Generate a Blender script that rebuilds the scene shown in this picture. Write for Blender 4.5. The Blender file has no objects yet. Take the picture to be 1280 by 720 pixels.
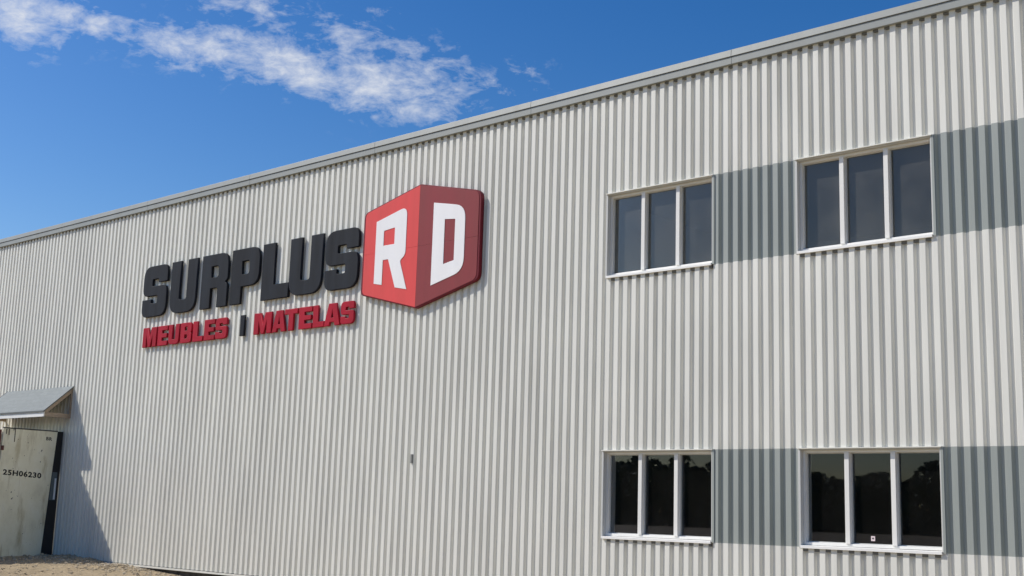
import bpy, bmesh, math, random
from mathutils import Vector, Matrix, noise as mnoise

random.seed(7)
scene = bpy.context.scene
COL = scene.collection
rad = math.radians

# ------------------------------------------------------------------ camera
cd = bpy.data.cameras.new('camera')
cam = bpy.data.objects.new('camera', cd)
COL.objects.link(cam)
right = Vector((0.74614515, 0.66506659, 0.03088443))
up = Vector((0.09635386, -0.15376753, 0.98339793))
fwd = Vector((-0.65877413, 0.73078176, 0.17881463))
M = Matrix((right, up, -fwd)).transposed().to_4x4()
M.translation = Vector((10.87642, -13.98779, 1.28585))
cam.matrix_world = M
cd.sensor_width = 36.0
cd.lens = 36.0 * 1536.97 / 1280.0
cd.clip_start = 0.1
cd.clip_end = 4000
scene.camera = cam

# ------------------------------------------------------------------ world: Nishita sky with a streak of thin cloud
SUN_TRAVEL = Vector((0.93, 0.56, -1.0)).normalized()
to_sun = -SUN_TRAVEL
SUN_EL = math.asin(to_sun.z)
SUN_AZ = math.atan2(to_sun.x, to_sun.y)
world = bpy.data.worlds.new('World')
scene.world = world
world.use_nodes = True
nt = world.node_tree
N = nt.nodes
L = nt.links
bg = N['Background']
bg.inputs[1].default_value = 0.074
sky = N.new('ShaderNodeTexSky')
sky.sky_type = 'NISHITA'
sky.sun_disc = False
sky.sun_elevation = SUN_EL
sky.sun_rotation = SUN_AZ % (2 * math.pi)
sky.altitude = 0
sky.air_density = 1.0
sky.dust_density = 0.8
sky.ozone_density = 1.6
hsv = N.new('ShaderNodeHueSaturation')
hsv.inputs['Saturation'].default_value = 1.38
hsv.inputs['Hue'].default_value = 0.508
hsv.inputs['Value'].default_value = 1.0
gam = N.new('ShaderNodeGamma')
gam.inputs[1].default_value = 1.14
L.new(sky.outputs[0], gam.inputs[0])
L.new(gam.outputs[0], hsv.inputs['Color'])


def wmath(op, a, b=None, c=None, clamp=False):
    n = N.new('ShaderNodeMath')
    n.operation = op
    n.use_clamp = clamp
    for i, v in enumerate((a, b, c)):
        if v is None:
            continue
        if isinstance(v, (int, float)):
            n.inputs[i].default_value = v
        else:
            L.new(v, n.inputs[i])
    return n.outputs[0]


def wdot(v, vec):
    n = N.new('ShaderNodeVectorMath')
    n.operation = 'DOT_PRODUCT'
    L.new(v, n.inputs[0])
    n.inputs[1].default_value = vec
    return n.outputs['Value']


tc = N.new('ShaderNodeTexCoord')
DIR = tc.outputs['Generated']
# tangent frame on the sky dome, centred on the cloud bank (azimuth -52, elevation 20 degrees)
cc = Vector((-0.7400, 0.5800, 0.3400)).normalized()
ce = Vector((cc.y, -cc.x, 0)).normalized()          # eastwards
ch = ce.cross(cc).normalized()                       # upwards
w_ = wdot(DIR, cc)
cu = wmath('DIVIDE', wdot(DIR, ce), w_)
cv = wmath('DIVIDE', wdot(DIR, ch), w_)


def blob(u0, v0, ru, rv, ang, amp):
    """an elongated soft patch of cloud at (u0, v0) on the dome"""
    du = wmath('SUBTRACT', cu, u0)
    dv = wmath('SUBTRACT', cv, v0)
    ca, sa = math.cos(ang), math.sin(ang)
    a = wmath('ADD', wmath('MULTIPLY', du, ca / ru), wmath('MULTIPLY', dv, sa / ru))
    b = wmath('ADD', wmath('MULTIPLY', du, -sa / rv), wmath('MULTIPLY', dv, ca / rv))
    r2 = wmath('ADD', wmath('MULTIPLY', a, a), wmath('MULTIPLY', b, b))
    g = wmath('POWER', 2.71828, wmath('MULTIPLY', r2, -1.0))
    return wmath('MULTIPLY', g, amp)


BLOBS = [  # filled in below from the dome frame: (u, v, half length, half width, angle, strength)
]


def dome(x, y):
    d = fwd + right * ((x - 640) / 1536.97) + up * ((360 - y) / 1536.97)
    w = d.dot(cc)
    return d.dot(ce) / w, d.dot(ch) / w


def streak(x0, y0, x1, y1, width, amp):
    a = dome(x0, y0)
    b = dome(x1, y1)
    ln = math.hypot(b[0] - a[0], b[1] - a[1]) / 2
    BLOBS.append(((a[0] + b[0]) / 2, (a[1] + b[1]) / 2, ln, width * 1.15, math.atan2(b[1] - a[1], b[0] - a[0]), amp))


streak(-60, 5, 110, 30, 0.022, 1.0)
streak(20, 2, 190, 48, 0.014, 0.75)
streak(150, 42, 330, 75, 0.016, 0.95)
streak(230, 50, 480, 115, 0.018, 1.05)
streak(350, 80, 590, 120, 0.024, 0.95)
streak(450, 110, 590, 135, 0.022, 0.7)
streak(520, 60, 600, 130, 0.020, 0.6)
streak(360, 25, 560, 80, 0.014, 0.68)
streak(230, 2, 400, 16, 0.011, 0.62)
streak(300, 22, 430, 45, 0.010, 0.5)
streak(440, 12, 520, 20, 0.006, 0.35)
streak(610, 95, 690, 82, 0.010, 0.45)
streak(560, 105, 690, 110, 0.014, 0.40)
tot = None
for bdef in BLOBS:
    o_ = blob(*bdef)
    tot = o_ if tot is None else wmath('MAXIMUM', tot, o_)
comb = N.new('ShaderNodeCombineXYZ')
L.new(cu, comb.inputs[0])
L.new(cv, comb.inputs[1])


def wnoise(scale, detail, rough, sx, sy, rot, dist=0.0, off=0.0):
    mp = N.new('ShaderNodeMapping')
    L.new(comb.outputs[0], mp.inputs[0])
    mp.inputs['Rotation'].default_value = (0, 0, rot)
    mp.inputs['Scale'].default_value = (sx, sy, 1)
    mp.inputs['Location'].default_value = (off, off * 0.7, off)
    n = N.new('ShaderNodeTexNoise')
    n.inputs['Scale'].default_value = scale
    n.inputs['Detail'].default_value = detail
    n.inputs['Roughness'].default_value = rough
    n.inputs['Distortion'].default_value = dist
    L.new(mp.outputs[0], n.inputs['Vector'])
    return n.outputs[0]


n1 = wnoise(30, 10, 0.66, 1.0, 2.0, 0.45, 0.35)
n2 = wnoise(75, 6, 0.6, 1.0, 1.7, -0.5, 0.5, 3.1)
nn = wmath('ADD', wmath('MULTIPLY', n1, 0.68), wmath('MULTIPLY', n2, 0.32))
dens = wmath('ADD', wmath('MULTIPLY', tot, 0.78), wmath('MULTIPLY', wmath('SUBTRACT', nn, 0.5), 2.6))
dens = wmath('MULTIPLY', wmath('SUBTRACT', dens, 0.25), 1.25, clamp=True)
edge = wmath('MULTIPLY', tot, 3.0, clamp=True)
front = wmath('GREATER_THAN', w_, 0.2)
dens = wmath('MULTIPLY', wmath('MULTIPLY', dens, edge), wmath('MULTIPLY', front, 0.88))
mixc = N.new('ShaderNodeMix')
mixc.data_type = 'RGBA'
L.new(dens, mixc.inputs['Factor'])
L.new(hsv.outputs[0], mixc.inputs['A'])
mixc.inputs['B'].default_value = (8.0, 8.3, 8.9, 1)
L.new(mixc.outputs['Result'], bg.inputs[0])

# ------------------------------------------------------------------ sun, exposure
sd = bpy.data.lights.new('sun', 'SUN')
sd.energy = 3.5
sd.angle = rad(0.53)
sd.color = (1.0, 0.96, 0.895)
sun = bpy.data.objects.new('sun', sd)
sun.rotation_euler = SUN_TRAVEL.to_track_quat('-Z', 'Y').to_euler()
sun.location = (-40, -30, 45)
COL.objects.link(sun)
scene.view_settings.view_transform = 'Standard'
scene.view_settings.look = 'None'
scene.view_settings.gamma = 1
scene.view_settings.use_curve_mapping = False
scene.view_settings.exposure = 0.35

# ================================================================== helpers
def link(o, parent=None):
    COL.objects.link(o)
    if parent is not None:
        o.parent = parent
    return o


def empty(name, loc, label=None, cat=None, group=None):
    o = bpy.data.objects.new(name, None)
    o.location = loc
    o.empty_display_size = 0.2
    COL.objects.link(o)
    if label:
        o['label'] = label
    if cat:
        o['category'] = cat
    if group:
        o['group'] = group
    return o


class MB:
    """collects quads and boxes in world coordinates, linked as one mesh object"""

    def __init__(self):
        self.v = []
        self.f = []

    def face(self, pts):
        i = len(self.v)
        self.v += [tuple(p) for p in pts]
        self.f.append(tuple(range(i, i + len(pts))))

    def box(self, x0, x1, y0, y1, z0, z1):
        i = len(self.v)
        self.v += [(x, y, z) for x in (x0, x1) for y in (y0, y1) for z in (z0, z1)]
        for q in ((0, 1, 3, 2), (4, 6, 7, 5), (0, 4, 5, 1), (2, 3, 7, 6), (0, 2, 6, 4), (1, 5, 7, 3)):
            self.f.append(tuple(i + k for k in q))

    def prism(self, pts, direction):
        """closed prism of a planar outline pushed along direction"""
        d = Vector(direction)
        i = len(self.v)
        n = len(pts)
        self.v += [tuple(p) for p in pts] + [tuple(Vector(p) + d) for p in pts]
        self.f.append(tuple(i + k for k in range(n)))
        self.f.append(tuple(i + n + k for k in reversed(range(n))))
        for k in range(n):
            j = (k + 1) % n
            self.f.append((i + k, i + n + k, i + n + j, i + j))

    def build(self, name, mat, parent=None, bevel=0.0, seg=2, smooth=False, merge=True):
        me = bpy.data.meshes.new(name)
        off = Vector((0, 0, 0))
        p = parent
        while p is not None:
            off += p.location
            p = p.parent
        me.from_pydata([tuple(Vector(a) - off) for a in self.v], [], self.f)
        bm = bmesh.new()
        bm.from_mesh(me)
        if merge:
            bmesh.ops.remove_doubles(bm, verts=bm.verts, dist=1e-5)
        bmesh.ops.recalc_face_normals(bm, faces=bm.faces)
        bm.to_mesh(me)
        bm.free()
        me.materials.append(mat)
        if smooth:
            for q in me.polygons:
                q.use_smooth = True
        o = bpy.data.objects.new(name, me)
        link(o, parent)
        if bevel:
            m = o.modifiers.new('bevel', 'BEVEL')
            m.width = bevel
            m.segments = seg
            m.limit_method = 'ANGLE'
            m.angle_limit = rad(35)
        return o


class Mat:
    """small wrapper for procedural materials"""

    def __init__(self, name, color, rough=0.6, metal=0.0, spec=0.5):
        self.m = bpy.data.materials.new(name)
        self.m.use_nodes = True
        self.t = self.m.node_tree
        self.b = self.t.nodes['Principled BSDF']
        self.b.inputs['Base Color'].default_value = (*color, 1)
        self.b.inputs['Roughness'].default_value = rough
        self.b.inputs['Metallic'].default_value = metal
        self.b.inputs['Specular IOR Level'].default_value = spec
        self.last = None
        self.color = color

    def coord(self, scale=(1, 1, 1)):
        t = self.t
        geo = t.nodes.new('ShaderNodeNewGeometry')
        mp = t.nodes.new('ShaderNodeMapping')
        mp.inputs['Scale'].default_value = scale
        t.links.new(geo.outputs['Position'], mp.inputs[0])
        return mp.outputs[0]

    def noise(self, scale, detail=5, rough=0.55, sc=(1, 1, 1), dist=0.0):
        n = self.t.nodes.new('ShaderNodeTexNoise')
        n.inputs['Scale'].default_value = scale
        n.inputs['Detail'].default_value = detail
        n.inputs['Roughness'].default_value = rough
        n.inputs['Distortion'].default_value = dist
        self.t.links.new(self.coord(sc), n.inputs['Vector'])
        return n.outputs[0]

    def ramp(self, src, stops):
        r = self.t.nodes.new('ShaderNodeValToRGB')
        e = r.color_ramp.elements
        while len(e) > 1:
            e.remove(e[-1])
        e[0].position = stops[0][0]
        c = stops[0][1]
        e[0].color = (*c, 1) if not isinstance(c, (int, float)) else (c, c, c, 1)
        for pos, c in stops[1:]:
            k = e.new(pos)
            k.color = (*c, 1) if not isinstance(c, (int, float)) else (c, c, c, 1)
        self.t.links.new(src, r.inputs[0])
        return r.outputs[0]

    def mix(self, fac, a, b, mode='MIX'):
        n = self.t.nodes.new('ShaderNodeMix')
        n.data_type = 'RGBA'
        n.blend_type = mode
        for key, v in (('Factor', fac), ('A', a), ('B', b)):
            if isinstance(v, (int, float)):
                n.inputs[key].default_value = v if key == 'Factor' else (v, v, v, 1)
            elif isinstance(v, tuple):
                n.inputs[key].default_value = (*v, 1)
            else:
                self.t.links.new(v, n.inputs[key])
        return n.outputs['Result']

    def base(self, sock):
        self.t.links.new(sock, self.b.inputs['Base Color'])
        return self

    def rough(self, sock):
        self.t.links.new(sock, self.b.inputs['Roughness'])
        return self

    def bump(self, sock, strength, dist=0.01):
        n = self.t.nodes.new('ShaderNodeBump')
        n.inputs['Strength'].default_value = strength
        n.inputs['Distance'].default_value = dist
        self.t.links.new(sock, n.inputs['Height'])
        self.t.links.new(n.outputs[0], self.b.inputs['Normal'])
        return self


def painted(name, color, rough, grime=0.06, scale=1.5, spec=0.5):
    """factory-painted metal with faint vertical dusty streaks"""
    m = Mat(name, color, rough, 0.0, spec)
    a = m.noise(scale, 6, 0.6, (3.0, 3.0, 0.35))
    b = m.noise(0.35, 3, 0.5)
    f = m.ramp(a, [(0.35, 0.0), (0.75, 1.0)])
    dark = tuple(c * (1 - 2.2 * grime) for c in color)
    lite = tuple(min(1, c * (1 + grime)) for c in color)
    c1 = m.mix(f, lite, dark)
    g = m.ramp(b, [(0.3, 1.0), (0.75, 1 - grime * 1.3)])
    c2 = m.mix(1.0, c1, g, 'MULTIPLY')
    if name in ('siding_paint', 'accent_paint', 'cap_metal'):       # each 0.91 m sheet has its own slight tone
        sep = m.t.nodes.new('ShaderNodeSeparateXYZ')
        m.t.links.new(m.coord((1 / 0.9144, 1, 1)), sep.inputs[0])
        fl_ = m.t.nodes.new('ShaderNodeMath')
        fl_.operation = 'FLOOR'
        m.t.links.new(sep.outputs[0], fl_.inputs[0])
        wn = m.t.nodes.new('ShaderNodeTexWhiteNoise')
        wn.noise_dimensions = '1D'
        m.t.links.new(fl_.outputs[0], wn.inputs['W'])
        c2 = m.mix(1.0, c2, m.ramp(wn.outputs['Value'], [(0.0, 0.955), (1.0, 1.0)]), 'MULTIPLY')
    m.base(c2)
    m.rough(m.ramp(a, [(0.3, rough * 0.85), (0.8, min(1, rough * 1.25))]))
    m.bump(m.noise(2.2, 3, 0.5, (1.6, 1.6, 0.5)), 0.35, 0.006)
    return m.m


M_SIDING = painted('siding_paint', (0.785, 0.77, 0.695), 0.42, 0.05)
M_ACCENT = painted('accent_paint', (0.345, 0.37, 0.34), 0.40, 0.06)
M_CAP = painted('cap_metal', (0.31, 0.325, 0.305), 0.45, 0.05)
M_WHITE = painted('window_vinyl', (0.82, 0.80, 0.75), 0.35, 0.03)
M_SILL = painted('sill_vinyl', (0.88, 0.865, 0.82), 0.4, 0.03)
M_REVEAL = painted('reveal_metal', (0.58, 0.58, 0.55), 0.4, 0.04)
M_BLACK_SIGN = painted('sign_charcoal', (0.020, 0.023, 0.030), 0.6, 0.15, spec=0.12)
M_RED_SIGN = painted('sign_red', (0.40, 0.012, 0.030), 0.5, 0.10, spec=0.12)
M_LOGO_RED = painted('logo_bright_red', (0.74, 0.085, 0.080), 0.4, 0.04, spec=0.2)
M_LOGO_DARK = painted('logo_dark_red', (0.265, 0.050, 0.052), 0.4, 0.05, spec=0.2)
M_LOGO_SIDE = painted('logo_cabinet_edge', (0.17, 0.012, 0.022), 0.45, 0.08, spec=0.2)
M_LOGO_WHITE = painted('logo_white', (0.88, 0.86, 0.85), 0.32, 0.02)
M_PLATE = painted('plate_grey', (0.20, 0.20, 0.19), 0.5, 0.06)


def concrete():
    m = Mat('foundation_concrete', (0.10, 0.095, 0.085), 0.9)
    m.base(m.ramp(m.noise(7, 6), [(0.3, (0.035, 0.032, 0.03)), (0.7, (0.12, 0.11, 0.095))]))
    m.bump(m.noise(30, 5), 0.5, 0.01)
    return m.m


def wood():
    m = Mat('raw_lumber', (0.42, 0.31, 0.21), 0.75)
    a = m.noise(9, 6, 0.6, (0.6, 1, 6), 0.6)
    m.base(m.ramp(a, [(0.3, (0.28, 0.20, 0.135)), (0.6, (0.43, 0.33, 0.23)), (0.8, (0.34, 0.25, 0.17))]))
    m.bump(a, 0.3, 0.004)
    return m.m


def shingle():
    m = Mat('canopy_shingles', (0.26, 0.29, 0.29), 0.85)
    a = m.noise(14, 4, 0.7, (1, 1, 1))
    br = m.t.nodes.new('ShaderNodeTexBrick')
    br.inputs['Scale'].default_value = 1.0
    br.inputs['Brick Width'].default_value = 0.30
    br.inputs['Row Height'].default_value = 0.14
    br.inputs['Mortar Size'].default_value = 0.006
    br.inputs['Color1'].default_value = (0.21, 0.235, 0.235, 1)
    br.inputs['Color2'].default_value = (0.18, 0.20, 0.20, 1)
    br.inputs['Mortar'].default_value = (0.15, 0.17, 0.17, 1)
    m.t.links.new(m.coord((1, 1.35, 0)), br.inputs['Vector'])
    m.base(m.mix(0.5, br.outputs[0], m.ramp(a, [(0.3, (0.15, 0.17, 0.17)), (0.7, (0.24, 0.26, 0.26))])))
    m.bump(m.noise(60, 3), 0.4, 0.004)
    return m.m


def old_door_paint():
    """old beige container paint with rust runs and scuffs"""
    m = Mat('old_beige_paint', (0.40, 0.39, 0.31), 0.6)
    a = m.noise(2.2, 6, 0.6, (1, 1.5, 1))
    base = m.ramp(a, [(0.3, (0.82, 0.78, 0.62)), (0.52, (0.78, 0.73, 0.54)), (0.72, (0.68, 0.63, 0.46))])
    yellow = m.ramp(m.noise(2.6, 5, 0.65, (1, 2.0, 0.35)), [(0.52, 0.0), (0.72, 0.75)])
    base = m.mix(yellow, base, (0.33, 0.25, 0.10))
    sc = m.ramp(m.noise(13, 5, 0.62, (1, 1, 0.9), 0.3), [(0.665, 0.0), (0.70, 1.0)])
    base = m.mix(sc, base, (0.09, 0.06, 0.04))
    m.base(base)
    m.rough(m.ramp(a, [(0.3, 0.5), (0.7, 0.75)]))
    m.bump(m.noise(3.0, 3), 0.4, 0.01)
    return m.m


def rust_red():
    m = Mat('container_red_paint', (0.12, 0.02, 0.018), 0.6)
    a = m.noise(5, 6)
    m.base(m.ramp(a, [(0.35, (0.13, 0.02, 0.018)), (0.7, (0.07, 0.018, 0.014))]))
    return m.m


def ground_mat():
    m = Mat('sandy_ground', (0.33, 0.26, 0.18), 0.95)
    a = m.noise(0.6, 8, 0.6)
    b = m.noise(9.0, 8, 0.7)
    c = m.noise(90.0, 4, 0.7)
    c1 = m.ramp(a, [(0.3, (0.44, 0.345, 0.215)), (0.7, (0.35, 0.265, 0.155))])
    c2 = m.ramp(b, [(0.35, 0.72), (0.65, 1.12)])
    c3 = m.ramp(c, [(0.3, 0.75), (0.7, 1.2)])
    x = m.mix(1.0, c1, c2, 'MULTIPLY')
    m.base(m.mix(1.0, x, c3, 'MULTIPLY'))
    m.bump(m.noise(28, 8, 0.7), 0.9, 0.03)
    return m.m


def stone_mat():
    m = Mat('gravel_stone', (0.30, 0.27, 0.22), 0.9)
    m.base(m.ramp(m.noise(4, 3), [(0.3, (0.27, 0.215, 0.145)), (0.5, (0.42, 0.34, 0.23)), (0.75, (0.52, 0.47, 0.38))]))
    m.bump(m.noise(50, 4), 0.5, 0.01)
    return m.m


def leaves_mat():
    m = Mat('foliage', (0.05, 0.09, 0.03), 0.7)
    m.base(m.ramp(m.noise(0.6, 4), [(0.3, (0.05, 0.085, 0.035)), (0.7, (0.10, 0.15, 0.06))]))
    return m.m


def glass_mat(name, tint, boost, coat, veil):
    """double glazing: tinted see-through body with a mirror-like Fresnel coat"""
    m = bpy.data.materials.new(name)
    m.use_nodes = True
    t = m.node_tree
    t.nodes.remove(t.nodes['Principled BSDF'])
    out = t.nodes['Material Output']
    tr = t.nodes.new('ShaderNodeBsdfTransparent')
    tr.inputs[0].default_value = (*tint, 1)
    gl = t.nodes.new('ShaderNodeBsdfGlossy')
    gl.inputs['Roughness'].default_value = 0.012
    gl.inputs[0].default_value = (*coat, 1)  # tint recolours the mirrored sky, set separately for each storey
    fr = t.nodes.new('ShaderNodeFresnel')
    fr.inputs['IOR'].default_value = 1.5
    mu = t.nodes.new('ShaderNodeMath')
    mu.operation = 'MULTIPLY'
    mu.use_clamp = True
    mu.inputs[1].default_value = boost
    mx = t.nodes.new('ShaderNodeMixShader')
    geo = t.nodes.new('ShaderNodeNewGeometry')
    nz = t.nodes.new('ShaderNodeTexNoise')
    nz.inputs['Scale'].default_value = 1.1
    nz.inputs['Detail'].default_value = 2
    bp = t.nodes.new('ShaderNodeBump')
    bp.inputs['Strength'].default_value = 0.010
    bp.inputs['Distance'].default_value = 0.02
    t.links.new(geo.outputs['Position'], nz.inputs['Vector'])
    t.links.new(nz.outputs[0], bp.inputs['Height'])
    t.links.new(bp.outputs[0], gl.inputs['Normal'])
    t.links.new(fr.outputs[0], mu.inputs[0])
    t.links.new(mu.outputs[0], mx.inputs[0])
    t.links.new(tr.outputs[0], mx.inputs[1])
    t.links.new(gl.outputs[0], mx.inputs[2])
    df = t.nodes.new('ShaderNodeBsdfDiffuse')                # pale diffuse veil standing in for grey light seen in the panes
    df.inputs[0].default_value = (0.55, 0.53, 0.48, 1)
    dn = t.nodes.new('ShaderNodeTexNoise')
    dn.inputs['Scale'].default_value = 2.2
    dn.inputs['Detail'].default_value = 6
    t.links.new(geo.outputs['Position'], dn.inputs['Vector'])
    dm_ = t.nodes.new('ShaderNodeMapRange')
    dm_.inputs['From Min'].default_value = 0.3
    dm_.inputs['From Max'].default_value = 0.7
    dm_.inputs['To Min'].default_value = veil * 0.6
    dm_.inputs['To Max'].default_value = veil * 1.4
    t.links.new(dn.outputs[0], dm_.inputs['Value'])
    mx2 = t.nodes.new('ShaderNodeMixShader')
    t.links.new(dm_.outputs[0], mx2.inputs[0])
    t.links.new(mx.outputs[0], mx2.inputs[1])
    t.links.new(df.outputs[0], mx2.inputs[2])
    t.links.new(mx2.outputs[0], out.inputs[0])
    return m


M_CONC = concrete()
M_WOOD = wood()
M_SHINGLE = shingle()
M_DOOR = old_door_paint()
M_RUSTRED = rust_red()
M_GROUND = ground_mat()
M_STONE = stone_mat()
M_LEAF = leaves_mat()
M_GLASS = glass_mat('window_glass', (0.84, 0.86, 0.86), 0.70, (0.80, 0.84, 1.0), 0.007)
M_GLASS_VEILED = glass_mat('veiled_window_glass', (0.84, 0.86, 0.86), 0.95, (1.0, 0.92, 0.82), 0.075)  # upper panes: stronger veil, painting them a lighter grey
M_BLACK = Mat('black_steel', (0.012, 0.012, 0.014), 0.55).m
M_INK = Mat('stencil_ink', (0.022, 0.020, 0.016), 0.8).m
M_SHADOWLINE = Mat('cap_joint', (0.10, 0.10, 0.10), 0.7).m
M_GROOVE_SHADE = Mat('groove_shade', (0.17, 0.17, 0.16), 0.9).m  # dark tone for the painted shade in the rib grooves
M_ROOM = Mat('interior_plaster', (0.78, 0.78, 0.76), 0.9).m
M_ROOMDARK = Mat('unlit_interior', (0.10, 0.105, 0.11), 0.9).m  # near-black colour stands in for the lack of light downstairs
M_BARK = Mat('bark', (0.07, 0.055, 0.04), 0.9).m

# ================================================================== ground
def ground_h(x, y):
    # level by the container, falling gently towards the open yard on the right
    t = min(1.0, max(0.0, (x + 13.6) / 7.5))
    t = t * t * (3 - 2 * t)
    h = -0.012 - 0.30 * t
    d = min(1.0, max(0.0, (-y - 2.0) / 12.0))
    h -= 0.10 * d * d
    near = math.exp(-((y + 0.15) / 0.45) ** 2) if y > -3 else 0.0
    left = 1.0 if x < -13.6 else max(0.0, 1 - (x + 13.6) / 0.9)
    h += near * (0.055 * left)
    if -30 < x < 16 and -20 < y < 2:
        h += 0.030 * mnoise.fractal(Vector((x * 1.3, y * 1.3, 0)), 1.0, 2.0, 4)
        h += 0.018 * mnoise.fractal(Vector((x * 6, y * 6, 3)), 1.0, 2.0, 3)
    return h


def axis(lo, hi, step, far, growth=1.45):
    a = [lo + i * step for i in range(int((hi - lo) / step) + 1)]
    s = step
    l, r = [a[0]], [a[-1]]
    while l[-1] > -far:
        s *= growth
        l.append(l[-1] - s)
    s = step
    while r[-1] < far:
        s *= growth
        r.append(r[-1] + s)
    return list(reversed(l[1:])) + a + r[1:]


xs = axis(-20.0, -6.0, 0.07, 1500)
ys = axis(-4.5, 0.3, 0.05, 1500)
gv = [(x, y, ground_h(x, y)) for x in xs for y in ys]
ny = len(ys)
gf = [(i * ny + j, (i + 1) * ny + j, (i + 1) * ny + j + 1, i * ny + j + 1) for i in range(len(xs) - 1) for j in range(ny - 1)]
gm = bpy.data.meshes.new('ground')
gm.from_pydata(gv, [], gf)
gm.materials.append(M_GROUND)
for q in gm.polygons:
    q.use_smooth = True
gr = bpy.data.objects.new('ground', gm)
gr['kind'] = 'structure'
link(gr)

# gravel and clods banked against the wall
gb = bmesh.new()
for k in range(2600):
    x = random.uniform(-18.6, -8.6) if k % 3 else random.uniform(-14.8, -11.0)
    y = -abs(random.gauss(0.0, 0.55)) - 0.02
    if k % 4 == 0:
        y = -random.uniform(0.02, 3.8)
    s = random.uniform(0.008, 0.026) * (1.0 if random.random() < 0.93 else 2.0)
    res = bmesh.ops.create_icosphere(gb, subdivisions=1, radius=1.0)
    sx, sy, sz = s * random.uniform(0.8, 1.5), s * random.uniform(0.8, 1.4), s * random.uniform(0.5, 0.9)
    rot = Matrix.Rotation(random.uniform(0, 6.28), 3, 'Z')
    c = Vector((x, y, ground_h(x, y) + sz * 0.3))
    for v in res['verts']:
        q = v.co * random.uniform(0.8, 1.15)
        v.co = rot @ Vector((q.x * sx, q.y * sy, q.z * sz)) + c
gme = bpy.data.meshes.new('gravel')
gb.to_mesh(gme)
gb.free()
gme.materials.append(M_STONE)
gro = bpy.data.objects.new('gravel', gme)
gro['kind'] = 'stuff'
gro['label'] = 'loose gravel and clods banked along the foot of the metal wall'
gro['category'] = 'gravel'
link(gro)

# ================================================================== the warehouse
P = 0.1524                      # rib pitch of the siding
DEPTH = 0.037                   # rib depth
WX0, WX1 = -38.0, 15.0
ZTOP = 7.46
A0, A1, A2, A3 = 0.113, 1.929, 3.209, 5.025      # window sides
ZL0, ZL1, ZU0, ZU1 = 0.978, 2.172, 4.690, 5.925  # window sills and heads
WINDOWS = [(A0, A1, ZL0, ZL1), (A2, A3, ZL0, ZL1), (A0, A1, ZU0, ZU1), (A2, A3, ZU0, ZU1)]
RD = 0.115                      # how deep the glass line sits behind the sheet

house = empty('warehouse', (-3.0, 0, 0),
              'long pale grey warehouse clad in vertical ribbed metal with dark green-grey bands beside its windows',
              'building')

# profile of one sheet rib, outer crown at y = 0
prof = []
i0, i1 = int(WX0 / P), int(WX1 / P)
for i in range(i0, i1 + 1):
    c = i * P
    prof += [(c - 0.0385, 0.0), (c - 0.0355, -0.0012), (c + 0.0340, -0.0012), (c + 0.0375, 0.0), (c + 0.0600, DEPTH), (c + 0.1000, DEPTH)]
cuts = sorted(set([A0, A1, A2, A3]))


def prof_y(x):
    for (xa, ya), (xb, yb) in zip(prof, prof[1:]):
        if xa <= x <= xb:
            t = (x - xa) / max(1e-9, xb - xa)
            return ya + t * (yb - ya)
    return 0.0


pts = sorted(prof + [(c, prof_y(c)) for c in cuts])
sid = MB()
bands = {'ul': MB(), 'ur': MB(), 'll': MB(), 'lr': MB()}
for (xa, ya), (xb, yb) in zip(pts, pts[1:]):
    if xb - xa < 1e-6:
        continue
    xm = (xa + xb) / 2
    if A0 < xm < A1 or A2 < xm < A3:
        zs = [(0.0, ZL0, sid), (ZL1, ZU0, sid), (ZU1, ZTOP, sid)]
    elif A1 < xm < A2:
        zs = [(0.0, ZL0 - 0.010, sid), (ZL0 - 0.010, ZL1 + 0.006, bands['ll']), (ZL1 + 0.006, ZU0 - 0.012, sid),
              (ZU0 - 0.012, ZU1 + 0.012, bands['ul']), (ZU1 + 0.012, ZTOP, sid)]
    elif xm > A3:
        zs = [(0.0, ZL0 - 0.010, sid), (ZL0 - 0.010, ZL1 + 0.006, bands['lr']), (ZL1 + 0.006, ZU0 - 0.012, sid),
              (ZU0 - 0.012, ZU1 + 0.012, bands['ur']), (ZU1 + 0.012, ZTOP, sid)]
    else:
        zs = [(0.0, ZTOP, sid)]
    for za, zb, mb in zs:
        mb.face([(xa, ya, za), (xb, yb, za), (xb, yb, zb), (xa, ya, zb)])
sid.build('siding', M_SIDING, house)
for k in ('ul', 'ur', 'll', 'lr'):
    o = bands[k].build('colour_band', M_ACCENT, house)
    o['label'] = 'green-grey ribbed band level with the ' + ('upper' if k[0] == 'u' else 'lower') + ' windows, ' + \
                 ('between them' if k[1] == 'l' else 'right of them')

# shell behind the sheet: inner wall skin with openings, end and back walls, roof
shell = MB()
YS0, YS1 = 0.045, 0.30
segs = [(WX0, A0), (A0, A1), (A1, A2), (A2, A3), (A3, WX1)]
for k, (a, b) in enumerate(segs):
    if k in (1, 3):
        for za, zb in ((0.02, ZL0), (ZL1, ZU0), (ZU1, ZTOP)):
            shell.box(a, b, YS0, YS1, za, zb)
    else:
        shell.box(a, b, YS0, YS1, 0.02, ZTOP)
shell.build('wall_core', M_ROOM, house, merge=False)
ends = MB()
ends.box(WX0 - 0.01, WX0 + 0.15, 0.31, 30, 0.02, ZTOP)
ends.box(WX1 - 0.15, WX1 + 0.01, 0.31, 30, 0.02, ZTOP)
ends.box(WX0, WX1, 30, 30.15, 0.02, ZTOP)
ends.build('end_wall', M_SIDING, house)
rf = MB()
rf.box(WX0, WX1, 0.31, 30.0, ZTOP + 0.002, ZTOP + 0.10)
rf.build('roof', M_CAP, house)
fo = MB()
fo.box(WX0, WX1, 0.06, 0.5, -1.2, 0.015)
fo.build('foundation', M_CONC, house)

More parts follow.
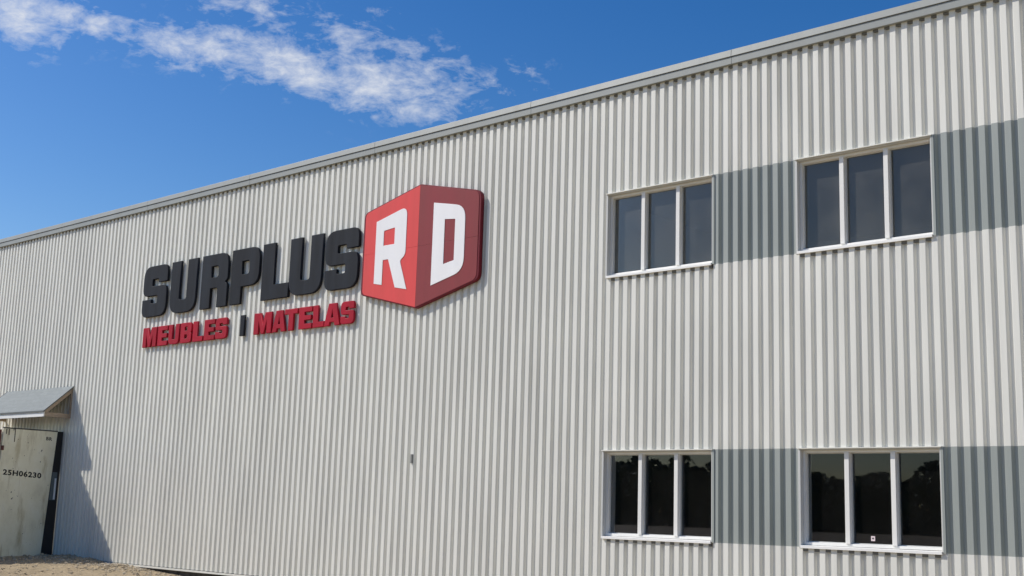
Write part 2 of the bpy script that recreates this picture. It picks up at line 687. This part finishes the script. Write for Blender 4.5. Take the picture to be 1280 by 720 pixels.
# drip flashing along the foot of the wall, in 3 m lengths that are not perfectly level
fl = MB()
x = WX0
while x < WX1:
    e = min(WX1, x + 3.05)
    dz = random.uniform(-0.008, 0.008)
    fl.box(x, e - 0.006, -0.012, 0.05, -0.022 + dz, -0.006 + dz)
    fl.box(x, e - 0.006, -0.012, -0.008, -0.040 + dz, -0.022 + dz)
    x = e
fl.build('base_flashing', M_SIDING, house)

# roof edge: lower fascia strip, shadow joint, upper cap
x = WX0
fa, fb, fj = MB(), MB(), MB()
while x < WX1:
    e = min(WX1, x + 3.66)
    fa.box(x, e - 0.003, -0.052, 0.20, 7.455, 7.556)
    fb.prism([(x, -0.066, 7.562), (x, -0.056, 7.660), (x, 0.25, 7.672), (x, 0.25, 7.562)], (e - 0.003 - x, 0, 0))
    x = e
fj.box(WX0, WX1, -0.046, 0.19, 7.557, 7.5615)
fm = MB()
fm.box(WX0, WX1, 0.004, 0.0365, 7.425, 7.4535)  # dark strip standing in for the shaded gap atop each groove
fm.build('groove_shade_strip', M_GROOVE_SHADE, house)
fa.build('fascia', M_CAP, house, bevel=0.003)
fb.build('roof_cap', M_CAP, house, bevel=0.003)
fj.build('cap_joint', M_SHADOWLINE, house)

# rooms behind the windows
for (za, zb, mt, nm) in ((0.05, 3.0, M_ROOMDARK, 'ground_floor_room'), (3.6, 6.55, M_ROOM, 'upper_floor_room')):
    rm = MB()
    x0, x1, y1 = -1.5, 9.0, 7.0
    rm.box(x0, x1, 0.31, y1, za - 0.05, za)
    rm.box(x0, x1, 0.31, y1, zb, zb + 0.05)
    rm.box(x0 - 0.05, x0 - 0.002, 0.31, y1, za - 0.05, zb + 0.05)
    rm.box(x1 + 0.002, x1 + 0.05, 0.31, y1, za - 0.05, zb + 0.05)
    rm.box(x0, x1, y1 + 0.002, y1 + 0.05, za - 0.05, zb + 0.05)
    rm.build(nm, mt, house)


def make_window(x0, x1, z0, z1, lab):
    # part: the outer vinyl frame with its surrounding trim; sub-parts: sill, mullions, panes, flashings
    fr = MB()
    yf = 0.060
    t = 0.032
    fr.box(x0 + 0.012, x0 + 0.012 + t, yf, RD + 0.05, z0 + 0.018, z1 - 0.014)
    fr.box(x1 - 0.012 - t, x1 - 0.012, yf, RD + 0.05, z0 + 0.018, z1 - 0.014)
    fr.box(x0 + 0.012 + t, x1 - 0.012 - t, yf, RD + 0.05, z1 - 0.014 - t, z1 - 0.014)
    fr.box(x0 + 0.012 + t, x1 - 0.012 - t, yf, RD + 0.05, z0 + 0.018, z0 + 0.018 + t)
    f = fr.build('window', M_WHITE, house, bevel=0.003)
    f['label'] = lab
    rv = MB()                                   # metal reveals around the opening
    rv.box(x0 - 0.018, x0, -0.010, 0.028, z0 - 0.02, z1 + 0.012)      # thin J trim on the face
    rv.box(x0 + 0.0005, x0 + 0.0115, -0.010, 0.19, z0, z1 - 0.001)
    rv.box(x1 - 0.0115, x1 - 0.0005, -0.010, 0.19, z0, z1 - 0.001)
    rv.box(x0 + 0.0115, x1 - 0.0115, -0.004, 0.19, z1 - 0.013, z1 - 0.001)
    rv.build('reveal', M_REVEAL, f)
    jt = MB()
    jt.box(x1, x1 + 0.030, -0.012, 0.03, z0 - 0.012, z1 + 0.010)
    jt.build('side_trim', M_ACCENT, f)
    hd = MB()
    hd.box(x0 - 0.018, x1 + 0.012, -0.028, 0.03, z1 - 0.0005, z1 + 0.012)
    hd.build('head_flashing', M_SIDING, f)
    sl = MB()
    sl.prism(
             [(x0 + 0.0125, -0.032, z0 - 0.026), (x0 + 0.0125, -0.032, z0 + 0.008), (x0 + 0.0125, 0.17, z0 + 0.017), (x0 + 0.0125, 0.17, z0 + 0.001), (x0 + 0.0125, -0.0025, z0 + 0.001), (x0 + 0.0125, -0.0025, z0 - 0.026)],
             (x1 - x0 - 0.025, 0, 0))
    sl.build('sill', M_SILL, f, bevel=0.002)
    cl_ = MB()                                  # dark strip painting the sill's shade into the rib grooves
    cl_.box(x0 + 0.02, x1 - 0.02, 0.004, 0.0365, z0 - 0.062, z0 - 0.004)
    cl_.build('groove_shade_strip', M_GROOVE_SHADE, f)
    w = x1 - x0 - 0.024
    third = (w - 2 * t - 2 * 0.062) / 3
    xa = x0 + 0.012 + t
    for k in range(3):
        a = xa + k * (third + 0.062)
        b = a + third
        sb = MB()
        s = 0.012                               # slim inner sash around each light
        ys0, ys1 = RD - 0.012, RD + 0.03
        za, zb = z0 + 0.018 + t, z1 - 0.014 - t
        sb.box(a, a + s, ys0, ys1, za, zb)
        sb.box(b - s, b, ys0, ys1, za, zb)
        sb.box(a + s, b - s, ys0, ys1, zb - s, zb)
        sb.box(a + s, b - s, ys0, ys1, za, za + s)
        sb.build('sash', M_REVEAL, f)
        pn = MB()
        pn.box(a + s, b - s, RD + 0.006, RD + 0.012, za + s, zb - s)
        pn.build('pane', M_GLASS_VEILED if z0 > 3 else M_GLASS, f)
        if k < 2:
            mu = MB()
            mu.box(b + 0.0005, b + 0.0615, 0.045, RD + 0.05, z0 + 0.018 + t, z1 - 0.014 - t)
            mu.build('mullion', M_WHITE, f, bevel=0.003)
    return f


wlabs = ['lower left window of the four', 'lower right window of the four, with a small sticker',
         'upper left window of the four', 'upper right window of the four']
wins = [make_window(*w, lab) for w, lab in zip(WINDOWS, wlabs)]
st = MB()
st.box(4.085, 4.135, RD + 0.001, RD + 0.005, 1.072, 1.130)
sto = st.build('sticker', Mat('sticker_paper', (0.75, 0.62, 0.62), 0.6).m, wins[1])
sm = MB()
sm.box(4.100, 4.120, RD - 0.001, RD + 0.0005, 1.094, 1.112)
sm.build('sticker', M_INK, wins[1])['label'] = 'dark mark printed on the little sticker'

# canopy over the side door
CX0, CX1, CZ, CY, CE = -18.01, -14.90, 3.755, -0.625, 3.185
sl_ = Vector((0, CY, CE - CZ))
cp = MB()
cp.prism([(CX0 - 0.02, 0.0, CZ), (CX0 - 0.02, CY - 0.03, CE - 0.027), (CX0 - 0.02, CY - 0.03, CE - 0.052), (CX0 - 0.02, 0.0, CZ - 0.025)], (CX1 - CX0 + 0.04, 0, 0))
can = cp.build('canopy', M_SHINGLE, house)
can['label'] = 'small lean-to canopy of grey shingles with white gutter board over the door'
fc = MB()
fc.box(CX0, CX1, CY - 0.022, CY, CE - 0.160, CE - 0.050)
fc.build('fascia', M_SILL, can, bevel=0.003)
for k in range(6):
    xr = CX0 + 0.002 + k * (CX1 - CX0 - 0.042) / 5
    r_ = MB()
    r_.prism([(xr, -0.004, CZ - 0.032), (xr, CY + 0.002, CE - 0.030), (xr, CY + 0.002, CE - 0.118), (xr, -0.004, CZ - 0.125)], (0.038, 0, 0))
    r_.build('rafter', M_WOOD, can)
    b_ = MB()
    b_.box(xr, xr + 0.038, CY + 0.003, -0.042, CE - 0.150, CE - 0.060)
    if k in (0, 5):
        b_.build('tie_beam', M_WOOD, can)
        s_ = MB()
        s_.box(xr, xr + 0.038, -0.040, -0.004, CE - 0.150, CZ - 0.100)
        s_.build('stud', M_WOOD, can)
tr_ = MB()
for xx in (CX0 - 0.024, CX1 + 0.014):
    tr_.prism([(xx, 0.0, CZ + 0.008), (xx, CY - 0.035, CE - 0.022), (xx, CY - 0.035, CE - 0.052), (xx, 0.0, CZ - 0.028)], (0.012, 0, 0))
tr_.box(CX0 - 0.02, CX1 + 0.02, CY - 0.042, CY - 0.034, CE - 0.064, CE - 0.026)
tr_.build('edge_trim', Mat('canopy_edge_metal', (0.11, 0.12, 0.12), 0.5).m, can)
dr = MB()
dr.box(-17.10, -15.70, -0.035, 0.0, 0.03, 2.18)
dro = dr.build('door', M_WHITE, house, bevel=0.003)
dh = MB()
dh.box(-15.84, -15.80, -0.075, -0.035, 0.98, 1.10)
dh.build('handle', M_BLACK, dro)

# ================================================================== signs on the wall
def arc_poly(pts, seg=6):
    """outline from (x, z, radius) corners"""
    out = []
    n = len(pts)
    for k in range(n):
        p0, p1, p2 = pts[k - 1], pts[k], pts[(k + 1) % n]
        r = p1[2] if len(p1) > 2 else 0
        c = Vector((p1[0], p1[1]))
        if r <= 0:
            out.append(c)
            continue
        a = Vector((p0[0], p0[1])) - c
        b = Vector((p2[0], p2[1])) - c
        la, lb = a.length, b.length
        a.normalize()
        b.normalize()
        d = min(r, la * 0.499, lb * 0.499)
        pa, pb = c + a * d, c + b * d
        for s in range(seg + 1):
            t = s / seg
            # quadratic through the corner, slightly squarer than a circle
            q = pa * (1 - t) ** 2 + c * 2 * t * (1 - t) + pb * t ** 2
            out.append(q)
    return out


def plate(name, loops, y_front, thick, mat, parent, bevel=0.006):
    """an extruded flat shape standing on the wall plane, front at y_front"""
    cu_ = bpy.data.curves.new('tmp', 'CURVE')
    cu_.dimensions = '2D'
    cu_.fill_mode = 'BOTH'
    cu_.extrude = max(0.0001, thick / 2 - bevel)
    cu_.bevel_depth = bevel
    cu_.bevel_resolution = 1
    cu_.offset = -bevel
    for lp in loops:
        s = cu_.splines.new('POLY')
        s.points.add(len(lp) - 1)
        for q, v in zip(s.points, lp):
            q.co = (v[0], v[1], 0, 1)
        s.use_cyclic_u = True
    tmp = bpy.data.objects.new('tmp', cu_)
    COL.objects.link(tmp)
    dg = bpy.context.evaluated_depsgraph_get()
    me = bpy.data.meshes.new_from_object(tmp.evaluated_get(dg))
    bpy.data.objects.remove(tmp)
    bpy.data.curves.remove(cu_)
    me.name = name
    off = parent.location if parent else Vector((0, 0, 0))
    # curve x -> x, curve y -> z, curve z -> -y
    me.transform(Matrix(((1, 0, 0, 0), (0, 0, -1, 0), (0, 1, 0, 0), (0, 0, 0, 1))))
    me.transform(Matrix.Translation(Vector((0, y_front + thick / 2, 0)) - off))
    me.materials.clear()
    me.materials.append(mat)
    o = bpy.data.objects.new(name, me)
    return link(o, parent)


G = {
    'S': ([[(0, .345, .0), (0, 0, .26), (1, 0, .26), (1, .60, .18), (.38, .60, .03), (.38, .735, .03), (.635, .735, .03), (.635, .665, 0),
            (1, .665, 0), (1, 1, .26), (0, 1, .26), (0, .41, .18), (.62, .41, .03), (.62, .262, .03), (.37, .262, .03), (.37, .345, 0)]]),
    'U': ([[(0, 1, 0), (0, 0, .30), (1, 0, .30), (1, 1, 0), (.64, 1, 0), (.64, .25, .05), (.36, .25, .05), (.36, 1, 0)]]),
    'R': ([[(0, 0, 0), (0, 1, 0), (1, 1, .26), (1, .50, .10), (.90, .455, .04), (1, .41, .10), (1, 0, 0), (.63, 0, 0), (.63, .365, .06), (.37, .365, 0), (.37, 0, 0)],
           [(.37, .565, 0), (.63, .565, .05), (.63, .775, .05), (.37, .775, 0)]]),
    'P': ([[(0, 0, 0), (0, 1, 0), (1, 1, .26), (1, .31, .26), (.38, .31, 0), (.38, 0, 0)],
           [(.38, .53, 0), (.64, .53, .05), (.64, .77, .05), (.38, .77, 0)]]),
    'L': ([[(0, 0, 0), (0, 1, 0), (.44, 1, 0), (.44, .255, 0), (1, .255, 0), (1, 0, 0)]]),
    'M': ([[(0, 0, 0), (0, 1, 0), (.37, 1, 0), (.5, .44, 0), (.63, 1, 0), (1, 1, 0), (1, 0, 0), (.73, 0, 0), (.73, .62, 0), (.585, 0, 0), (.415, 0, 0), (.27, .62, 0), (.27, 0, 0)]]),
    'E': ([[(0, 0, 0), (0, 1, 0), (1, 1, 0), (1, .76, 0), (.44, .76, 0), (.44, .615, 0), (.93, .615, 0), (.93, .39, 0), (.44, .39, 0), (.44, .24, 0), (1, .24, 0), (1, 0, 0)]]),
    'B': ([[(0, 0, 0), (0, 1, 0), (1, 1, .22), (1, .55, .12), (.91, .505, .03), (1, .46, .12), (1, 0, .22)],
           [(.38, .60, 0), (.61, .60, .04), (.61, .79, .04), (.38, .79, 0)],
           [(.38, .21, 0), (.61, .21, .04), (.61, .40, .04), (.38, .40, 0)]]),
    'A': ([[(0, 0, 0), (.27, 1, 0), (.73, 1, 0), (1, 0, 0), (.665, 0, 0), (.63, .16, 0), (.37, .16, 0), (.335, 0, 0)],
           [(.42, .36, 0), (.58, .36, 0), (.5, .74, 0)]]),
    'T': ([[(0, 1, 0), (1, 1, 0), (1, .755, 0), (.69, .755, 0), (.69, 0, 0), (.31, 0, 0), (.31, .755, 0), (0, .755, 0)]]),
}


def word(name, label, letters, z0, z1, mat, front, thick):
    xm = (letters[0][1] + letters[-1][2]) / 2
    t = empty(name, (xm, 0, z0), label, 'sign')
    for chh, a, b in letters:
        loops = []
        for lp in G[chh]:
            h = z1 - z0
            wv = b - a
            q = [(a + p[0] * wv, z0 + p[1] * h, p[2] * (wv + h) / 2) for p in lp]
            loops.append(arc_poly(q))
        o = plate('letter', loops, front, thick, mat, t, 0.008)
        o['label'] = 'letter ' + chh
    return t


word('lettering_sign', 'large charcoal raised letters reading SURPLUS on the ribbed wall', [
    ('S', -12.235, -11.335), ('U', -11.20, -10.275), ('R', -10.10, -9.205), ('P', -9.09, -8.195),
    ('L', -8.10, -7.27), ('U', -7.265, -6.325), ('S', -6.235, -5.335)], 5.075, 6.165, M_BLACK_SIGN, -0.070, 0.055)
word('lettering_sign', 'red raised letters reading MEUBLES below the large dark word', [
    ('M', -12.11, -11.60), ('E', -11.545, -11.185), ('U', -11.145, -10.765), ('B', -10.715, -10.325),
    ('L', -10.275, -9.925), ('E', -9.885, -9.53), ('S', -9.505, -9.12)], 4.435, 4.848, M_RED_SIGN, -0.062, 0.045)
word('lettering_sign', 'red raised letters reading MATELAS below the large dark word', [
    ('M', -8.255, -7.715), ('A', -7.690, -7.285), ('T', -7.325, -6.945), ('E', -6.905, -6.53),
    ('L', -6.500, -6.185), ('A', -6.185, -5.745), ('S', -5.735, -5.375)], 4.435, 4.840, M_RED_SIGN, -0.062, 0.045)
bar = empty('divider_bar', (-8.63, 0, 4.43), 'short black upright bar between the two red words on the wall', 'sign')
plate('bar', [[(-8.695, 4.44), (-8.565, 4.44), (-8.565, 4.845), (-8.695, 4.845)]], -0.062, 0.045, M_BLACK_SIGN, bar, 0.008)

# the cube-shaped logo cabinet
cube = empty('logo_sign', (-3.80, 0, 4.56), 'red hexagonal cube-shaped sign with white letters R and D', 'sign')
XL, XM, XR = -5.205, -3.815, -2.385
ZT, ZB, ZA, ZC = 6.365, 4.905, 6.690, 4.555
plate('cabinet', [arc_poly([(XL, ZT, .10), (XM, ZA, .02), (XR, ZT, .14), (XR, ZB, .12), (XM, ZC, .02), (XL, ZB, .08)])],
      -0.078, 0.074, M_LOGO_SIDE, cube, 0.006)
m_ = 0.045
ztl = lambda x: ZT + (ZA - ZT) * (x - XL) / (XM - XL) if x < XM else ZA + (ZT - ZA) * (x - XM) / (XR - XM)
zbl = lambda x: ZB + (ZC - ZB) * (x - XL) / (XM - XL) if x < XM else ZC + (ZB - ZC) * (x - XM) / (XR - XM)
a, b = XL + m_, XM - 0.001
ZS = 5.612
e_ = 0.022


def facepart(x0, x1, upper, corner, mat, nm):
    if upper:
        p = [(x0, ZS + 0.0012, 0), (x0, ztl(x0) - e_, corner if corner and x0 < XM - 0.5 else 0), (x1, ztl(x1) - e_, corner if x1 > XM + 0.5 else 0), (x1, ZS + 0.0012, 0)]
    else:
        p = [(x0, zbl(x0) + e_, corner if x0 < XM - 0.5 else 0), (x0, ZS - 0.0012, 0), (x1, ZS - 0.0012, 0), (x1, zbl(x1) + e_, corner if x1 > XM + 0.5 else 0)]
    return plate(nm, [arc_poly(p)], -0.084, 0.008, mat, cube, 0.001)


for up_ in (True, False):
    facepart(XL + m_, XM - 0.001, up_, 0.08, M_LOGO_RED, 'left_face')
    facepart(XM + 0.001, XR - m_, up_, 0.11, M_LOGO_DARK, 'right_face')
plate('letter', [arc_poly([(-4.868, 5.075, 0), (-4.868, 6.168, 0), (-4.105, 6.345, .16), (-4.105, 5.50, .13), (-4.235, 5.415, .05), (-4.040, 4.900, 0), (-4.330, 4.960, 0), (-4.530, 5.470, 0), (-4.664, 5.470, 0), (-4.664, 5.035, 0)]),
                 arc_poly([(-4.668, 5.722, 0), (-4.392, 5.722, 0), (-4.392, 6.012, .02), (-4.668, 5.985, .02)])],
      -0.090, 0.007, M_LOGO_WHITE, cube, 0.001)['label'] = 'letter R'
plate('letter', [arc_poly([(-3.462, 4.905, 0), (-3.462, 6.312, 0), (-2.722, 6.160, .22), (-2.722, 5.080, .22)]),
                 arc_poly([(-3.190, 5.235, 0), (-2.948, 5.275, .01), (-2.948, 5.965, .01), (-3.190, 5.992, 0)])],
      -0.090, 0.007, M_LOGO_WHITE, cube, 0.001)['label'] = 'letter D'

pl = MB()
pl.box(-3.825, -3.785, -0.022, -0.001, 2.010, 2.155)
plo = pl.build('wall_plate', M_PLATE, None, bevel=0.004)
plo['label'] = 'tiny grey metal cover plate on a wall rib below the red sign'
plo['category'] = 'cover plate'

# ================================================================== container with its door swung open against the wall
DX = -15.10
con = empty('shipping_container', (-16.32, -4.5, 0.0),
            'old red shipping container standing end-on to the wall with a worn beige door swung open', 'container')
cb = MB()
bx0, bx1, by0, by1, bz1 = -17.54, DX - 0.03, -7.55, -1.45, 2.60
n = 44


def corr(p0, p1, nrm, z0, z1, mb):
    L0 = (Vector(p1) - Vector(p0))
    for k in range(n):
        a = Vector(p0) + L0 * (k / n)
        b = Vector(p0) + L0 * ((k + 1) / n)
        oa = 0.0 if k % 4 in (0, 1) else 0.03
        ob = 0.0 if (k + 1) % 4 in (0, 1) else 0.03
        a2, b2 = a - Vector(nrm) * oa, b - Vector(nrm) * ob
        mb.face([(a2.x, a2.y, z0), (b2.x, b2.y, z0), (b2.x, b2.y, z1), (a2.x, a2.y, z1)])


corr((bx1, by0 + .1, 0), (bx1, by1 - .1, 0), (1, 0, 0), 0.15, bz1 - .08, cb)
corr((bx0, by0 + .1, 0), (bx0, by1 - .1, 0), (-1, 0, 0), 0.15, bz1 - .08, cb)
corr((bx0 + .1, by0, 0), (bx1 - .1, by0, 0), (0, -1, 0), 0.15, bz1 - .08, cb)
cb.face([(bx0, by0, bz1 - .02), (bx1, by0, bz1 - .02), (bx1, by1, bz1 - .02), (bx0, by1, bz1 - .02)])
cb.face([(bx0, by0, .14), (bx1, by0, .14), (bx1, by1, .14), (bx0, by1, .14)])
cb.build('body', M_RUSTRED, con)
cf = MB()
for xx in (bx0 - 0.01, bx1 - 0.11):
    for yy in (by0 - 0.01, by1 - 0.11):
        cf.box(xx, xx + 0.12, yy, yy + 0.12, 0.0, bz1 + 0.09)
for zz in (0.02, bz1 - 0.06):
    cf.box(bx0 + 0.11, bx1 - 0.11, by1 - 0.10, by1 - 0.001, zz, zz + 0.13)
    cf.box(bx0 + 0.11, bx1 - 0.11, by0, by0 + 0.10, zz, zz + 0.13)
    for xx in (bx0 - 0.005, bx1 - 0.095):
        cf.box(xx, xx + 0.10, by0 + 0.11, by1 - 0.11, zz, zz + 0.13)
cf.build('frame', M_RUSTRED, con, bevel=0.006)


def YZprism(mb, pts, x0, x1):
    mb.prism([(x0, y, z) for y, z in pts], (x1 - x0, 0, 0))


dm = MB()
YZprism(dm, [(-1.430, -0.03), (-0.300, -0.03), (-0.168, 2.722), (-1.416, 2.722)], DX - 0.05, DX)
door = dm.build('door', M_DOOR, con, bevel=0.006)
door['label'] = 'worn beige steel door leaf swung open towards the wall'
ed = MB()                                     # dark gasket edge along the top and free side
YZprism(ed, [(-1.416, 2.7225), (-0.168, 2.7225), (-0.168, 2.745), (-1.416, 2.745)], DX - 0.045, DX + 0.004)
YZprism(ed, [(-0.299, -0.03), (-0.285, -0.03), (-0.153, 2.722), (-0.1675, 2.722)], DX - 0.045, DX - 0.004)
ed.build('gasket', M_BLACK, door)
for yy, z0, z1 in ((-1.345, 2.60, 2.71), (-1.285, 2.58, 2.71), (-1.150, 2.44, 2.722)):
    hg = MB()
    hg.box(DX, DX + 0.007, yy - 0.008, yy + 0.008, z0, z1)
    hg.build('hinge_strap', Mat('rusty_strap', (0.07, 0.05, 0.035), 0.8).m, door)
for z0 in (0.35, 1.30, 2.25):
    hg = MB()
    hg.box(DX, DX + 0.02, -1.440, -1.375, z0, z0 + 0.10)
    hg.build('hinge', M_RUSTRED, door, bevel=0.004)
# other leaf, folded open on the far side
d2 = MB()
YZprism(d2, [(-1.43, -0.03), (-0.25, -0.03), (-0.25, 2.722), (-1.43, 2.722)], bx0 - 0.06, bx0 - 0.01)
d2.build('door', M_DOOR, con, bevel=0.006)


def stencil(text, y_left, y_right, z_mid, height, name, lab, bold=0.006, tilt=0.0, ext=0.0015):
    cu_ = bpy.data.curves.new('tmp', 'FONT')
    cu_.body = text
    cu_.space_character = 1.12
    cu_.size = 1.0
    cu_.offset = bold / height
    cu_.extrude = 0.002
    cu_.resolution_u = 3
    tmp = bpy.data.objects.new('tmp', cu_)
    COL.objects.link(tmp)
    dg = bpy.context.evaluated_depsgraph_get()
    me = bpy.data.meshes.new_from_object(tmp.evaluated_get(dg))
    bpy.data.objects.remove(tmp)
    bpy.data.curves.remove(cu_)
    xs_ = [v.co.x for v in me.vertices]
    ys_ = [v.co.y for v in me.vertices]
    w_, h_ = max(xs_) - min(xs_), max(ys_) - min(ys_)
    off = Vector((0, 0, 0))
    p = door
    while p is not None:
        off += p.location
        p = p.parent
    for v in me.vertices:
        yy = y_left + (v.co.x - min(xs_)) / w_ * (y_right - y_left)
        zz = z_mid + ((v.co.y - min(ys_)) / h_ - 0.5) * height + tilt * (yy - y_left)
        v.co = Vector((DX + 0.001 + (ext if v.co.z > 0 else 0), yy, zz)) - off
    me.name = name
    me.materials.clear()
    me.materials.append(M_INK)
    o = link(bpy.data.objects.new(name, me), door)
    o['label'] = lab
    return o


stencil('25H06230', -1.335, -0.455, 1.790, 0.122, 'stencilled_number', 'black stencilled number 25H06230', 0.0045, -0.055)
stencil('BR', -0.425, -0.285, 2.560, 0.075, 'stencilled_mark', 'small black stencilled letters near the top corner', 0.002, -0.05)

# black panel that closes the gap between door leaf and wall, with a small light
gp = empty('gap_panel', (-15.15, -0.15, 0.0), 'narrow black panel with a small window between beige door and ribbed wall', 'panel')
g1 = MB()
for (ya, yb, za, zb) in ((-0.33, -0.003, -0.02, 1.22), (-0.33, -0.003, 1.835, 2.735), (-0.33, -0.235, 1.22, 1.835), (-0.052, -0.003, 1.22, 1.835)):
    g1.box(-15.175, -15.158, ya, yb, za, zb)
g1.build('board', M_BLACK, gp)
g2 = MB()
g2.box(-15.170, -15.164, -0.235, -0.052, 1.22, 1.835)
g2.build('pane', Mat('grey_pane', (0.14, 0.17, 0.18), 0.25).m, gp)  # opaque blue-grey pane
g3 = MB()
g3.box(-15.158, -15.148, -0.105, -0.065, 1.235, 1.70)
g3.build('bright_strip', Mat('white_strip', (0.75, 0.78, 0.80), 0.5).m, gp)

# ================================================================== far wood across the yard (what the glass mirrors)
tb = MB()
trk = MB()
random.seed(21)
for k in range(190):
    tx = -250 + (k // 2) * 4.0 + random.uniform(-1.5, 1.5)
    ty = -140 - 6 * (k % 2) + random.uniform(-2, 2) - 0.0004 * (tx + 60) ** 2
    H = random.uniform(7.0, 9.6) + 1.3 * math.sin(tx * 0.11)
    rx = random.uniform(3.2, 4.8)
    for q in range(500):
        u = random.uniform(-1, 1)
        th = random.uniform(0, 6.283)
        rr = (random.random() ** 0.4) * math.sqrt(max(0, 1 - u * u))
        c = Vector((tx + rx * rr * math.cos(th), ty + rx * rr * math.sin(th), H * 0.48 + u * H * 0.52))
        s = random.uniform(0.3, 0.7)
        n1_ = Vector((random.gauss(0, 1), random.gauss(0, 1), random.gauss(0, 1))).normalized()
        t1 = n1_.orthogonal().normalized() * s
        t2 = n1_.cross(t1).normalized() * s * 0.8
        tb.face([c - t1, c - t2 * 0.7, c + t1, c + t2])
    trk.box(tx - 0.12, tx + 0.12, ty - 0.12, ty + 0.12, -0.4, H * 0.6)
wd = tb.build('far_wood', M_LEAF, None, merge=False)
wd['kind'] = 'stuff'
wd['label'] = 'dark wood far across the yard, mirrored in the lower windows'
wd['category'] = 'wood'
tk = trk.build('trunks', M_BARK, wd, merge=False)
tk['kind'] = 'stuff'

scene.cycles.max_bounces = 8
scene.cycles.transparent_max_bounces = 12
scene.cycles.use_denoising = True
